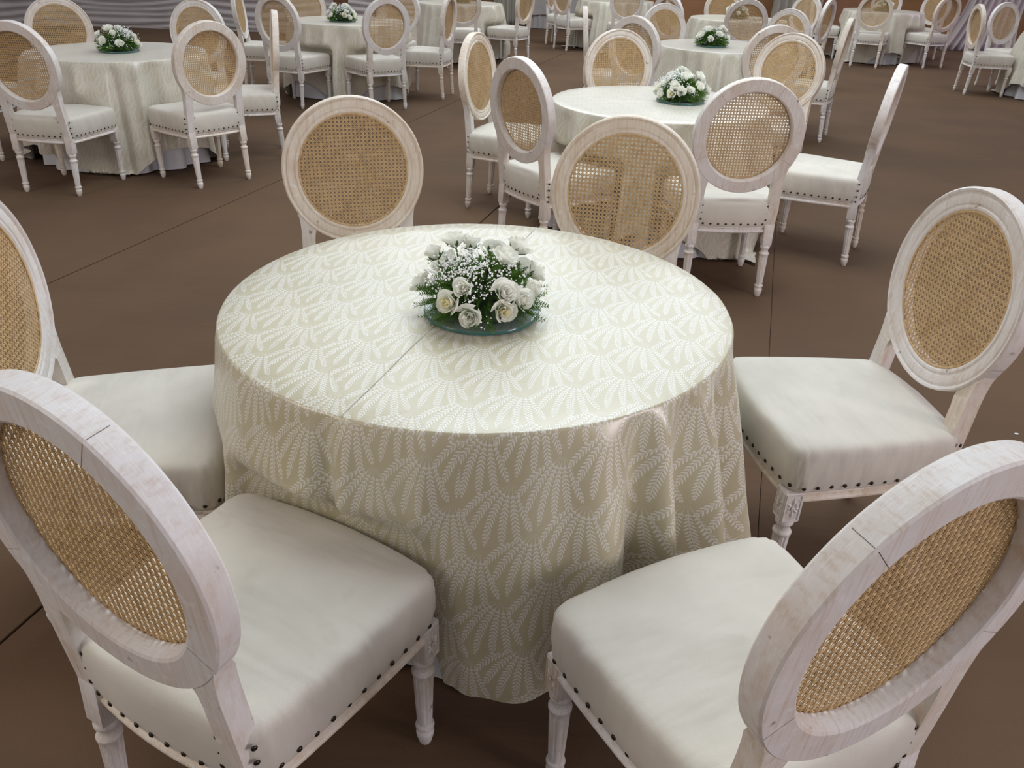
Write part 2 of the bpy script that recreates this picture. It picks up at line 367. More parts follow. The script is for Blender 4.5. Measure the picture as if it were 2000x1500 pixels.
def make_cane():
    bm = bmesh.new(); a, b = A_O-WID+.003, B_O-WID+.003; P = .0136; dep = .0085
    def strand(x0, z0, x1, z1, w, d, wob):
        L = hypot(x1-x0, z1-z0)
        if L < .006: return
        ux, uz = (x1-x0)/L, (z1-z0)/L; px, pz = -uz, ux; k = max(1, int(L/(P))) if wob else 1
        prev = None
        for i in range(k+1):
            s = i/k; X, Z = x0+(x1-x0)*s, z0+(z1-z0)*s; dd = d + (wob*(1 if i % 2 else -1))
            cr = [(w*.5, -.0002), (w*.22, .0006), (-w*.22, .0006), (-w*.5, -.0002)]
            q = [bm.verts.new(REV @ Vector((X+px*o, dd+e, Z+pz*o))) for o, e in cr] + [bm.verts.new(REV @ Vector((X-px*o, dd-e, Z-pz*o))) for o, e in cr[1:3]]
            if prev:
                for j in range(6): bm.faces.new((prev[j], prev[(j+1) % 6], q[(j+1) % 6], q[j]))
            prev = q
    n = int(a/P)+1
    for i in range(-n, n+1):
        for o in (-.0016, .0016):
            x = i*P+o
            if abs(x) < a: h = b*sqrt(1-x*x/a/a); strand(x, -h, x, h, .0020, dep, 0)
            z = i*P+o
            if abs(z) < b: h = a*sqrt(1-z*z/b/b); strand(-h, z, h, z, .0020, dep+.0009, 0)
    m = int((a+b)/P/1)+1
    for sgn in (1, -1):
        for i in range(-m, m+1):
            c = (i+.5)*P            # z = sgn*x + c passes the crossings of the pairs
            # ellipse x^2/a^2 + (sgn x + c)^2/b^2 = 1
            A = 1/a/a+1/b/b; Bq = 2*sgn*c/b/b; C = c*c/b/b-1; q = Bq*Bq-4*A*C
            if q <= 0: continue
            x0, x1 = (-Bq-sqrt(q))/2/A, (-Bq+sqrt(q))/2/A
            strand(x0, sgn*x0+c, x1, sgn*x1+c, .0024, dep+.0018+sgn*.0004, 0)
    # spline round the edge
    RR = []
    for i in range(64):
        t = 2*pi*i/64; RR.append([REV @ Vector(((a-.004+.003*cos(k*pi/3))*cos(t), dep+.0035+.0022*sin(k*pi/3), (b-.004+.003*cos(k*pi/3))*sin(t))) for k in range(6)])
    V = [[bm.verts.new(p) for p in r] for r in RR]; V.append(V[0])
    for p, q in zip(V, V[1:]):
        for j in range(6): bm.faces.new((p[j], q[j], q[(j+1) % 6], p[(j+1) % 6]))
    bmesh.ops.recalc_face_normals(bm, faces=bm.faces)
    return finish(bm, 'cane', M['cane'], True, 60)
def nail_mesh():
    bm = bmesh.new()
    RR = [[(.0056*cos(k*pi/4), .0056*sin(k*pi/4), 0) for k in range(8)], [(.0050*cos(k*pi/4), .0050*sin(k*pi/4), .0018) for k in range(8)], [(.0028*cos(k*pi/4), .0028*sin(k*pi/4), .0032) for k in range(8)]]
    V = rings(bm, RR); t = bm.verts.new((0, 0, .0036))
    for k in range(8): bm.faces.new((V[-1][k], V[-1][(k+1) % 8], t))
    return finish(bm, 'nail', M['nail'], True, 60)
def nail_spots():
    o = outline(-.0035); L = []
    # walk the outline at nail spacing
    pts = o + [o[0]]; acc = 0; step = .0365; nxt = .012
    for a, b in zip(pts, pts[1:]):
        d = (b-a).length
        while d > 0 and acc+d > nxt:
            p = a + (b-a)*((nxt-acc)/d); t = (b-a).normalized(); n = Vector((t.y, -t.x))
            if not (p.y < -.22 and .155 < abs(p.x) < .214): L.append((Vector((p.x, p.y, .371)) , Vector((n.x, n.y, 0))))
            nxt += step
        acc += d
    for sx in (-1, 1):
        for k, z in enumerate((.392, .425, .458)):
            L.append((Vector((sx*.157, -.2478 - .003, z)), Vector((0, -1, 0))))
            L.append((Vector((sx*.2195, -.236, z)), Vector((sx*.9, -.45, 0)).normalized()))
        L.append((Vector((sx*.2195, -.236, .366)), Vector((sx*.9, -.45, 0)).normalized()))
    return L
ME = dict(cushion=make_cushion(), apron=make_apron(), lf=make_leg('front', 1), lr=make_leg('rear', 1), r_front=make_rosette(0, 1), r_l=make_rosette(-1, 0), r_r=make_rosette(1, 0),
    back=make_back(), pl=make_post(-1), pr=make_post(1), joint=make_joints(), cane=make_cane(), nail=nail_mesh())
SPOTS = nail_spots()
def nails_joined():
    bm = bmesh.new()
    for p, n in SPOTS:
        m = Matrix.Translation(p) @ n.to_track_quat('Z', 'Y').to_matrix().to_4x4()
        RR = [[m @ Vector((r*cos(k*pi/3), r*sin(k*pi/3), z)) for k in range(6)] for r, z in ((.0056, 0), (.0044, .0026))]
        V = rings(bm, RR, True, False, True)
    return finish(bm, 'nails', M['nail'], True, 60)
ME['nails'] = nails_joined()

def make_chair(name, near):
    root = empty(name)
    link(ME['apron'], 'seat_rail', root); link(ME['cushion'], 'seat_cushion', root)
    for sx, y, k in ((-1, .184, 'front'), (1, .184, 'front'), (-1, -.2505, 'rear'), (1, -.2505, 'rear')):
        l = link(ME['lf' if k == 'front' else 'lr'], 'leg', root, (sx*(.224 if k == 'front' else .1865), y, 0))
        if k == 'front' and near:
            link(ME['r_front'], 'rosette', l); link(ME['r_l' if sx < 0 else 'r_r'], 'rosette', l)
    b = link(ME['back'], 'backrest_frame', root)
    if near: link(ME['joint'], 'frame_joint', b)
    link(ME['pl'], 'back_post', root); link(ME['pr'], 'back_post', root)
    link(ME['cane'], 'cane_panel', root)
    if near:
        for p, n in SPOTS:
            o = link(ME['nail'], 'nailhead', root, p); o.rotation_mode = 'QUATERNION'; o.rotation_quaternion = n.to_track_quat('Z', 'Y')
    else:
        o = link(ME['nails'], 'nailhead_trim', root); o['kind'] = 'stuff'
    return root
def copy_tree(o, parent=None):
    c = o.copy(); COL.objects.link(c); c.parent = parent
    for ch in list(o.children): copy_tree(ch, c)
    return c
# ---------------------------------------------------------------- the floor, walls and hangings
floor = empty('floor')
bm = bmesh.new(); box(bm, -16, 16, -4, 19.2, -.06, -.009)
slab = link(finish(bm, 'floor', M['darkfloor'], False), 'floor'); bpy.data.objects.remove(floor); tag(slab, kind='structure')
SL = .287                                             # the strips run a little to the right of straight ahead
for k in range(-10, 10):
    JX = {0: -3.316, 1: -1.612, 2: .215}
    def jx(q): return JX[q] if q in JX else (-3.316 + 1.77*q if q < 0 else .215 + 1.77*(q-2))
    x0 = jx(k); x1 = jx(k+1); gg = lambda q: .0045 if q in (0, 1) else (.0012 if q == 2 else .0005)
    gl = gg(k); gr = gg(k+1)
    bm = bmesh.new(); n = 64; L = []; Rr = []
    for i in range(n+1):
        y = -3.9 + 23.0*i/n
        def edge(xb, kk): return xb + SL*(y) + .012*noise.noise(Vector((y*.5, kk*3.1, 0))) + .004*noise.noise(Vector((y*2.2, kk*5.3, 1)))
        L.append((edge(x0, k)+gl, y)); Rr.append((edge(x1, k+1)-gr, y))
    # x at y=0 is given by the joint measured at y = 0
    RR = []
    for (a, y), (b, _) in zip(L, Rr):
        a = max(-15.9, min(15.9, a)); b = max(-15.9, min(15.9, b))
        if b-a < .01: b = a+.01
        RR.append([(a, y, -.008), (b, y, -.008), (b, y, -.0012), (b-.003, y, 0), (a+.003, y, 0), (a, y, -.0012)])
    if RR[0][0][0] >= 15.8 and RR[-1][0][0] >= 15.8: continue
    rings(bm, RR, True, True, True)
    link(finish(bm, 'carpet_strip', M['carpet'], False), 'carpet_strip', slab)

def pleated_wall(name, x0, x1, y, label_parts):
    """fabric wall with sagging horizontal pleats between upright seams"""
    bm = bmesh.new(); nx = int((x1-x0)/.09); nz = 110; H = 3.2; V = []
    for j in range(nz+1):
        z = .03 + (H-.03)*j/nz; row = []
        for i in range(nx+1):
            x = x0 + (x1-x0)*i/nx; w = ((x+20) % 2.35)/2.35; sag = .10*(4*w*(1-w))
            ph = (z+sag)/.105 + .8*noise.noise(Vector((x*.7, z*3, 1)))
            d = .042*abs(sin(pi*ph))*(.5+.8*min(1, 6*min(w, 1-w))) + .006*noise.noise(Vector((x*2, z*9, 5)))
            row.append(bm.verts.new((x, y - d, z)))
        V.append(row)
    for a, b in zip(V, V[1:]):
        for i in range(nx): bm.faces.new((a[i], a[i+1], b[i+1], b[i]))
    w = link(finish(bm, name, M['greywall'], True, 0), name); tag(w, kind='structure')
    for k in range(int((x1-x0)/2.35)+2):
        xs = math.ceil((x0+20)/2.35)*2.35-20 + k*2.35
        if xs > x1: break
        bm = bmesh.new(); box(bm, xs-.03, xs+.03, y-.022, y-.004, .03, H); link(finish(bm, 'wall_seam', M['greywall'], False), 'wall_seam', w)
    bm = bmesh.new(); box(bm, x0, x1, y+.002, y+.03, 0, H); link(finish(bm, 'backing', M['greywall'], False), 'wall_backing', w)
    bm = bmesh.new(); box(bm, x0, x1, y-.03, y, 0.0, .035); link(finish(bm, 'hem', M['greywall'], False), 'wall_hem', w)
pleated_wall('wall_left', -13.5, -3.38, 15.5, None)
pleated_wall('wall_center', -3.12, -1.75, 15.6, None)
bm = bmesh.new(); box(bm, -16, 16, 18.9, 19.0, 0, 4.2)
wb = tag(link(finish(bm, 'wall_back', M['brownwall'], False), 'wall_back'), kind='structure')
for k in range(26):   # upright cover strips of the brown wall
    bm = bmesh.new(); box(bm, -15.4+1.22*k, -15.36+1.22*k, 18.885, 18.9, 0, 4.2); link(finish(bm, 'wall_batten', M['brownwall'], False), 'wall_batten', wb)

def curtain(x0, x1, y, label, flare=.0, folds=7, amp=.05, zh=0.02, seed=1, lean=0.):
    bm = bmesh.new(); nx = folds*10; nz = 26; H = 3.4; V = []
    for j in range(nz+1):
        z = zh + (H-zh)*j/nz; row = []; fl = flare*max(0, 1-z/.9)**2
        for i in range(nx+1):
            s = i/nx; x = x0-fl + (x1-x0+2*fl)*s + lean*z
            d = amp*sin(2*pi*folds*s + 1.3*noise.noise(Vector((s*5, z*.8, seed)))) * (1+.4*fl) + .02*noise.noise(Vector((s*9, z, seed+4)))
            row.append(bm.verts.new((x, y+d, z)))
        V.append(row)
    for a, b in zip(V, V[1:]):
        for i in range(nx): bm.faces.new((a[i], a[i+1], b[i+1], b[i]))
    me = finish(bm, 'curtain', M['curtain'], True, 0)
    o = link(me, 'gathered_curtain'); so = o.modifiers.new('thickness', 'SOLIDIFY'); so.thickness = .004
    return tag(o, label, 'curtain', 'gathered curtains in front of the brown wall')
curtain(-.62, -.02, 18.2, 'narrow pale beige curtain hanging behind the far left-centre tables', .05, 6, .05, .02, 2)
curtain(5.1, 6.1, 18.2, 'sage curtain column behind the fourth table of the middle row', .05, 7, .06, .02, 5)
curtain(8.0, 9.05, 16.4, 'wide gathered curtain with lilac light, spreading on the floor behind the far right tables', .22, 9, .06, .008, 9, .18)

# long buffet table at the very back
bt = empty('buffet_table', (.95, 18.25, 0)); tag(bt, 'long draped buffet table against the brown back wall', 'table')
bm = bmesh.new(); box(bm, -.9, .9, -.35, .35, .73, .76); link(finish(bm, 'top', M['ply'], False), 'tabletop', bt)
for sx in (-1, 1):
    for sy in (-1, 1):
        bm = bmesh.new(); box(bm, sx*.8-.02, sx*.8+.02, sy*.3-.02, sy*.3+.02, 0, .73); link(finish(bm, 'leg', M['metal'], False), 'leg', bt)
def rect_drape(hx, hy, zt, zb, m, amp, nf, name, grow=.02):
    bm = bmesh.new(); pts = []; per = 4*(hx+hy); n = 320
    for i in range(n):
        s = per*i/n
        if s < 2*hx: p = (-hx+s, -hy, 0, -1)
        elif s < 2*hx+2*hy: p = (hx, -hy+s-2*hx, 1, 0)
        elif s < 4*hx+2*hy: p = (hx-(s-2*hx-2*hy), hy, 0, 1)
        else: p = (-hx, hy-(s-4*hx-2*hy), -1, 0)
        pts.append((p, s))
    RR = []
    for j in range(9):
        f = j/8; z = zt - (zt-zb)*f
        RR.append([(p[0]+p[2]*(grow*f+amp*f*sin(nf*s)), p[1]+p[3]*(grow*f+amp*f*sin(nf*s)), z + (.03*f*sin(s*2.3) if zb > .1 else 0)) for p, s in pts])
    V = rings(bm, RR); bm.faces.new(list(reversed(V[0])) if False else V[0])
    bmesh.ops.recalc_face_normals(bm, faces=bm.faces)
    return finish(bm, name, m, True, 50)
o = link(rect_drape(.91, .36, .763, .25, M['bcloth'], .02, 17, 'cloth'), 'tablecloth', None, (.95, 18.25, 0)); tag(o, 'plain grey cloth draped over the long buffet table at the back', 'tablecloth')
o = link(rect_drape(.88, .33, .72, .01, M['bcloth'], .015, 60, 'skirt', .005), 'table_skirt', None, (.95, 18.25, 0)); tag(o, 'dark pleated skirting under the buffet table cloth', 'table skirt')

# dark wooden prop leaning on the pleated wall beyond the second table on the left
p = empty('wooden_prop', (-3.0, 15.38, 0)); tag(p, 'dark wooden trestle prop leaning against the pleated wall, behind second left table', 'prop')
for dx, top in ((-.30, .25), (.28, .42)):
    bm = bmesh.new(); tube(bm, [(dx, -.05, 0.012), (dx+top, .07, 1.5)], .016, 8); link(finish(bm, 'leg', M['darkwood']), 'leg', p)

# ---------------------------------------------------------------- tables and cloths
R_T, Z_T = .615, .744
TABLES = {'0': (-.089, 1.825), '1': (-2.962, 6.222), '2': (-1.879, 9.308), '3': (-.94, 12.746), '4': (1.507, 14.65), '5': (.789, 4.806), '6': (1.851, 8.02), '7': (2.80, 11.53), '8': (5.791, 14.302), '9': (6.803, 10.725)}
CH = {
 'A': (-0.527, 2.652, -2.859, '0', True, 'whitewashed oval cane-back chair at the back left of the foreground table, facing the camera'),
 'B': (0.307, 2.454, 2.927, '0', True, 'chair at the back right of the foreground table, lower back hidden by the cloth'),
 'C': (0.860, 1.877, 1.702, '0', True, 'cane-back chair with pale seat at the right of the foreground table'),
 'D': (0.399, 1.004, 0.474, '0', True, 'large cane-back chair at the bottom right corner, seen from behind'),
 'E': (-0.446, 1.088, -0.499, '0', True, 'large cane-back chair at the bottom left corner, seen from behind'),
 'F': (-0.906, 1.675, -1.385, '0', True, 'cane-back chair at the left edge, its greyed oval frame cut off'),
 'G': (-3.001, 5.370, -0.139, '1', False, 'cane-back chair nearest the left edge at the left table, seen from behind'),
 'H': (-2.227, 5.666, 0.868, '1', False, 'white-framed chair right of the left table, seen from behind, moire in its cane'),
 'J': (-3.653, 6.857, -2.530, '1', False, 'chair behind the left table at the far left, facing the camera before the pleated wall'),
 'K': (-2.794, 7.033, 2.964, '1', False, 'chair behind the left table, to the right of its flowers, facing the camera'),
 'I': (-2.133, 6.404, -4.395, '1', False, 'chair turned edge-on to the right of the left table'),
 'L': (-4.020, 6.120, -1.500, '1', False, 'chair at the left edge behind the nearest left-table chair, only its seat corner showing'),
 'N': (-2.280, 8.648, -0.378, '2', False, 'chair at the near left of the second left table, seen from behind'),
 'O': (-1.489, 8.621, 0.638, '2', False, 'chair at the near right of the second left table, seen from behind'),
 'P': (-1.071, 9.393, 1.369, '2', False, 'chair facing left at the right side of the second left table'),
 'M': (-2.800, 9.420, -1.450, '2', False, 'chair turned sideways at the left of the second left table'),
 'Q': (-1.551, 10.079, -3.490, '2', False, 'chair half hidden behind the near right chair of the second left table'),
 'R': (-2.390, 9.969, -2.501, '2', False, 'chair behind the second left table, left of its flowers'),
 'Ta': (0.215, 4.355, -0.938, '5', True, 'beige-toned chair seen from behind, left of the table behind the foreground one'),
 'Tb': (-0.030, 5.223, -1.926, '5', True, 'narrow-looking lilac-white chair left of the beige one, facing right'),
 'Tc': (0.742, 5.620, -2.808, '5', True, 'chair with bluish-white moulded frame behind the second middle-row table, facing the camera'),
 'Tj': (1.709, 5.819, 2.471, '5', True, 'bright white-framed chair with golden cane at the far right of the second middle-row table'),
 'Ti': (1.697, 4.546, 1.078, '5', True, 'chair seen edge-on leaning right beside the second middle-row table'),
 'Th': (1.023, 4.011, 0.046, '5', True, 'large whitewashed chair seen from behind in front of the second middle-row table'),
 'Zo': (5.364, 13.523, -0.438, '8', False, 'chair seen from behind in front of the back right table'),
 'Zp': (6.303, 13.688, 0.400, '8', False, 'lilac-lit chair at the right of the back right table, seen from behind'),
 'Zs': (5.916, 10.980, -1.703, '9', False, 'chair in front at the right edge table, facing right, full legs showing'),
 'S': (-0.843, 11.834, 0.077, '3', False, 'greyish chair seen from behind at the distant table left of centre'),
 'T': (-0.235, 12.400, 1.096, '3', False, 'lilac-grey chair right of the distant table left of centre'),
 'X': (-1.860, 12.900, -1.750, '3', False, 'chair at the left of the distant table left of centre, only its seat showing'),
 'U': (0.817, 14.359, -1.037, '4', False, 'chair left of the farthest central table, seen from behind with four legs showing'),
 'V': (0.678, 15.096, -1.882, '4', False, 'chair behind another at the left of the farthest central table'),
 'Wc': (1.561, 13.692, -0.069, '4', False, 'chair in front of the farthest central table, oval back cut by the top edge'),
 'e': (0.840, 8.079, -1.625, '6', False, 'chair seen edge-on at the left of the third middle-row table'),
 'd': (1.092, 7.342, -0.726, '6', False, 'flat-backed chair just behind the bluish-white one, near left of third middle-row table'),
 'f': (1.514, 8.705, -2.807, '6', False, 'chair behind the third middle-row table, left of its flowers, facing the camera'),
 'l': (1.928, 6.984, 0.098, '6', False, 'chair with dark cane seen from behind at the near right of the third middle-row table'),
 'm': (2.441, 8.572, 2.311, '6', False, 'chair at the far right of the third middle-row table, facing the camera'),
 'n': (2.609, 7.846, 1.115, '6', False, 'chair seen edge-on leaning right, beside the third middle-row table'),
 'k': (2.667, 10.659, -0.175, '7', False, 'chair seen from behind in front of the fourth middle-row table'),
 'Y': (1.964, 10.954, -0.900, '7', False, 'chair at the near left of the fourth middle-row table, its top arch showing'),
 'Y2': (2.250, 11.900, -2.100, '7', False, 'chair at the far left of the fourth middle-row table, right rim showing'),
 'Y3': (2.826, 12.361, -3.091, '7', False, 'chair behind the fourth middle-row table, left of its flowers'),
 'Y4': (3.645, 12.031, 2.146, '7', False, 'chair at the far right of the fourth middle-row table, facing the camera'),
 'Y5': (3.555, 11.163, 0.944, '7', False, 'narrow lilac oval chair at the near right of the fourth middle-row table'),
 'q': (4.983, 14.521, 4.444, '8', False, 'chair at the left of the back right table, facing right'),
 'r1': (6.250, 15.350, 2.800, '8', False, 'chair behind the back right table, nearer its middle, top edge of picture'),
 'r2': (6.620, 14.620, 2.200, '8', False, 'chair at the far right behind the back right table, cut by the top edge'),
 't': (6.471, 11.506, -2.789, '9', False, 'chair behind the other at the right edge table, broad lilac oval back'),
}
def cloth_push(px, py, z, t, extra=0.):
    """the seats that are pushed under the table hold the cloth back"""
    for k, (x, y, a, tt, near, lab) in CH.items():
        if tt != t or z > .57: continue
        dx, dy = px-x, py-y; lx = dx*cos(a)+dy*sin(a); ly = -dx*sin(a)+dy*cos(a)
        lim = .236 + extra; w = 1.0
        if abs(lx) > .262: w = max(0, 1-(abs(lx)-.262)/.07)
        if z > .50: w *= 1-(z-.50)/.07
        w = w*w*(3-2*w)
        if -.35 < ly < lim and w > 0:
            s = (lim-ly)*w; px += -sin(a)*s; py += cos(a)*s
    return px, py
def spline(tab, a):
    a = a % 360
    for (x0, y0), (x1, y1) in zip(tab, tab[1:]):
        if x0 <= a <= x1:
            s = (a-x0)/(x1-x0); s = s*s*(3-2*s); return y0+(y1-y0)*s
    return tab[-1][1]
def make_cloth(t, seed, folds, dropf, flare, nt=300, ns=26, nrim=1.0):
    cx, cy = TABLES[t]; bm = bmesh.new(); uvl = bm.loops.layers.uv.new('UVMap'); rr = []
    for k in range(1, 11): rr.append((R_T*k/10*.992, 0))
    rr += [(R_T-.003, -.001), (R_T, -.006)]
    C0 = bm.verts.new((0, 0, 0)); UV = {C0: (.05, R_T+.03)}; rings_ = []
    rng = random.Random(seed); zt = Z_T+.004
    for r, dz in rr:
        row = []
        for i in range(nt):
            a = 2*pi*i/nt; x, y = r*sin(a), -r*cos(a)
            w = .0012*noise.noise(Vector((x*9+seed, y*9, 0))) + .0006*noise.noise(Vector((x*30, y*30+seed, 2)))
            v = bm.verts.new((x, y, dz + w)); row.append(v)
            UV[v] = (x+.05, y+R_T+.03)
        rings_.append(row)
    nrim_i = len(rings_)
    for j in range(1, ns+1):
        row = []
        for i in range(nt):
            a = 2*pi*i/nt; deg = math.degrees(a); D = dropf(deg); d = D*j/ns
            f = 0
            for fa, fw, fam in folds:
                q = (deg-fa+180) % 360-180
                f += fam*math.exp(-(q/fw)**2)
            e = min(1, d/.55); r = R_T+.003 + flare(deg)*e**1.15 + f*e**.55
            r += .004*noise.noise(Vector((a*3, d*7, seed)))
            z = zt-.006-d
            if z < .012:                       # the corner lies on the floor
                ex = .012-z; r += min(ex, .16)*.75; z = .012 + .008*(1+noise.noise(Vector((a*14, ex*30, seed)))) * min(1, ex*20)
            x, y = r*sin(a), -r*cos(a); px, py = cloth_push(cx+x, cy+y, z, t); 
            v = bm.verts.new((px-cx, py-cy, z-zt)); row.append(v); UV[v] = (a if a < pi*1.999 else a, -d)
        rings_.append(row)
    for i in range(nt):
        j = (i+1) % nt; f = bm.faces.new((C0, rings_[0][i], rings_[0][j]))
        for l in f.loops: l[uvl].uv = UV[l.vert]
    for ri in range(len(rings_)-1):
        A, B = rings_[ri], rings_[ri+1]
        for i in range(nt):
            j = (i+1) % nt; f = bm.faces.new((A[i], B[i], B[j], A[j]))
            if ri < nrim_i-1:
                for l in f.loops: l[uvl].uv = UV[l.vert]
            else:
                a0, a1 = 2*pi*i/nt, 2*pi*(i+1)/nt
                da, db = (0 if ri == nrim_i-1 else UV[A[i]][1]), UV[B[i]][1]
                da2, db2 = (0 if ri == nrim_i-1 else UV[A[j]][1]), UV[B[j]][1]
                q = R_T*1.06
                wrap = q
                for l, (aa, dd) in zip(f.loops, ((a0, da), (a0, db), (a1, db2), (a1, da2))): l[uvl].uv = (aa*wrap+.05, dd+.03)
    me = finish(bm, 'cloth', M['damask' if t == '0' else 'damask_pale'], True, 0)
    return me, zt
def make_under(t, seed, nt=200):
    cx, cy = TABLES[t]; bm = bmesh.new(); RR = []; rng = random.Random(seed+50); ph = [rng.uniform(0, 6.28) for _ in range(3)]
    for j in range(13):
        z = .730-.722*j/12; e = j/12; row = []
        for i in range(nt):
            a = 2*pi*i/nt; r = .588 - (.060 if t == '0' else -.015)*e + (.024 if t == '0' else .036)*e*sin(17*a+ph[0]+1.2*sin(3*a+ph[1])) + .010*e*sin(31*a+ph[2])
            px, py = cloth_push(cx+r*sin(a), cy-r*cos(a), z, t, .03); row.append((px-cx, py-cy, z))
        RR.append(row)
    V = rings(bm, RR); bm.faces.new(V[0]); bmesh.ops.recalc_face_normals(bm, faces=bm.faces)
    return finish(bm, 'under', M['white'], True, 50)
tt_me = None
def table(t, lab, clab, ulab, seed, folds, dropf, flare, nt):
    global tt_me
    c = TABLES[t]; root = empty('round_table', (c[0], c[1], 0)); tag(root, lab, 'table', 'round banquet tables')
    if tt_me is None:
        bm = bmesh.new(); lathe(bm, [(.712, .575), (.716, .585), (.740, .585), (.743, .580)], 64); top = finish(bm, 'top', M['ply'], True, 40)
        bm = bmesh.new(); tube(bm, [(0, 0, 0), (0, 0, .712)], .016, 10); lg = finish(bm, 'leg', M['metal'])
        bm = bmesh.new(); box(bm, -.40, .40, -.03, .03, .690, .712); box(bm, -.03, .03, -.40, .40, .690, .712); br = finish(bm, 'brace', M['metal'], False)
        tt_me = (top, lg, br)
    link(tt_me[0], 'tabletop', root)
    for q in range(4): link(tt_me[1], 'leg', root, (.30*cos(q*pi/2), .30*sin(q*pi/2), 0))
    link(tt_me[2], 'brace', root)
    u = link(make_under(t, seed), 'under_cloth', None, (c[0], c[1], 0)); tag(u, ulab, 'tablecloth', 'white under cloths')
    me, zt = make_cloth(t, seed, folds, dropf, flare, nt)
    o = link(me, 'tablecloth', None, (c[0], c[1], zt)); tag(o, clab, 'tablecloth', 'champagne leaf-pattern tablecloths')
    return o
# nearest table: folds where the photograph shows them (degrees from the camera side, to the right)
F0 = [(-6.5, 2.4, .035), (-20.5, 1.8, .032), (-25, 2.0, -.060), (-31, 3, .012), (-37, 5, .010), (-48, 5, .012), (-62, 7, -.012), (3, 5, -.012), (10, 5, .016), (18, 4, -.016), (25, 4.5, .045), (33, 2.6, -.065), (38.5, 2.2, .055), (45.5, 2.8, -.065), (52.5, 2.6, .06), (59.5, 2.8, -.055), (66, 3.0, .05), (73, 3, -.04), (78, 4, -.02), (92, 6, .03), (110, 6, -.02), (125, 6, .03), (142, 7, -.02), (160, 7, .03), (180, 7, -.02), (198, 7, .03), (216, 7, -.02), (235, 7, .03), (252, 6, -.02), (270, 7, .02), (285, 6, -.012)]
def drop0(d):
    q = (d+180) % 360-180
    base = spline([(0, .60), (40, .59), (80, .56), (120, .66), (180, .60), (240, .64), (290, .56), (340, .45), (351, .43), (354.5, .605), (360, .60)], d % 360)
    return base
fl0 = lambda d: spline([(0, .075), (30, .08), (75, .10), (120, .12), (200, .12), (260, .135), (290, .13), (330, .10), (352, .06), (360, .075)], d % 360)
tc0 = table('0', 'plywood-topped round table hidden under the large cloth in the foreground', 'champagne satin tablecloth with white leaf fans on the foreground table', 'white under cloth showing below the foreground tablecloth', 1, F0, drop0, fl0, 540)
def seam_pts(alpha0, alpha1):
    pts = []
    p0 = Vector((R_T*sin(alpha0), -R_T*cos(alpha0))); p1 = Vector((R_T*sin(alpha1), -R_T*cos(alpha1)))
    for i in range(41):
        s = i/40; p = p0*(1-s)+p1*s; w = .004*noise.noise(Vector((s*6, 0, 0)))
        pts.append((p.x+w, p.y, .0010+.0012*noise.noise(Vector((p.x*9+1, p.y*9, 0)))))
    return pts
bm = bmesh.new(); P_ = seam_pts(math.radians(166), math.radians(-21.5))
tube(bm, P_, .0009, 5)
link(finish(bm, 'seam', M['seam']), 'seam', tc0)
rg = random.Random(11)
def rand_folds(n):
    L = []; 
    for k in range(n): L.append((360*k/n + rg.uniform(-6, 6), rg.uniform(2.2, 4.6), rg.choice((1, 1, -1))*rg.uniform(.045, .085)))
    return L
def square_drop(rot, half):
    def f(d):
        a = math.radians(d-rot); return min(.98, half/max(abs(cos(a)), abs(sin(a)))*.985 - R_T + .01*sin(5*a))
    return f
TL = {
 '1': ('round table at far left before the grey pleated wall', 'left table, its corner trailing on the carpet', -37, 1.20),
 '2': ('round table second from the left, beyond the left one', 'second table from the left', -44, 1.20),
 '3': ('round table at the back left of centre', 'distant table left of centre', 25, 1.24),
 '4': ('round table at the very back of the hall in the centre', 'farthest central table at the top edge', 40, 1.24),
 '5': ('round table directly behind the foreground table', 'table directly behind the foreground one', -5, 1.2),
 '6': ('round table third along the middle row', 'third table of the middle row', 20, 1.27),
 '7': ('round table fourth along the middle row', 'fourth table of the middle row', 50, 1.27),
 '8': ('round table at the back right before the lilac-lit curtain', 'back right table tinged with lilac light', 2, 1.18),
 '9': ('round table cut off by the right edge of the picture', 'table cut off at the right edge', 15, 1.20)}
for k, (a, b, rot, half) in TL.items():
    table(k, a+', under its cloths', 'champagne satin tablecloth on the '+b, 'white under cloth below the hem on the '+b, int(k)+3, rand_folds(22), square_drop(rot, half), (lambda d: .075), 300)

# ---------------------------------------------------------------- chairs
for k, (x, y, a, t, near, lab) in CH.items():
    r = make_chair('dining_chair', near); r.location = (x, y, 0); r.rotation_euler.z = a
    tag(r, lab, 'chair', 'oval cane-back dining chairs')

# ---------------------------------------------------------------- flowers
def rose_mesh(seed, open_=1.0, heart=False):
    bm = bmesh.new(); rg = random.Random(seed); n = 15
    for k in range(n):
        f = k/(n-1); a = k*2.4 + rg.uniform(-.2, .2); rad = .004 + .019*f**.8*open_; wd = 1.15-.25*f; hgt = .040 - .010*f + rg.uniform(-.002, .002)
        fl = (.002 + .013*max(0, f-.35)*open_*rg.uniform(.4, 1.0)); tip = rg.uniform(-.15, .25)
        G = []
        for j in range(6):
            t = j/5; row = []
            for i in range(6):
                s = -1+2*i/5; r = rad*(.30+.70*sin(min(1, t*1.5)*pi/2)) - rad*.34*t*(1-f*.6) + fl*t**3*1.6
                edge = 1-.22*abs(s)**3*t - .10*abs(s)*t
                z = hgt*t*edge - .010*max(0, f-.6)*t**4*open_
                rr = r*(1+.05*s) + .0012*sin(s*3+k)*t
                row.append(bm.verts.new((rr*cos(a+s*wd*(.55+.45*t)), rr*sin(a+s*wd*(.55+.45*t)), z-.018)))
            G.append(row)
        mi = 1 if heart and f < .45 else 0
        for p, q in zip(G, G[1:]):
            for i in range(5):
                fc = bm.faces.new((p[i], p[i+1], q[i+1], q[i])); fc.material_index = mi
    return finish(bm, 'rose', [M['rose'], M['roseb']], True, 0)
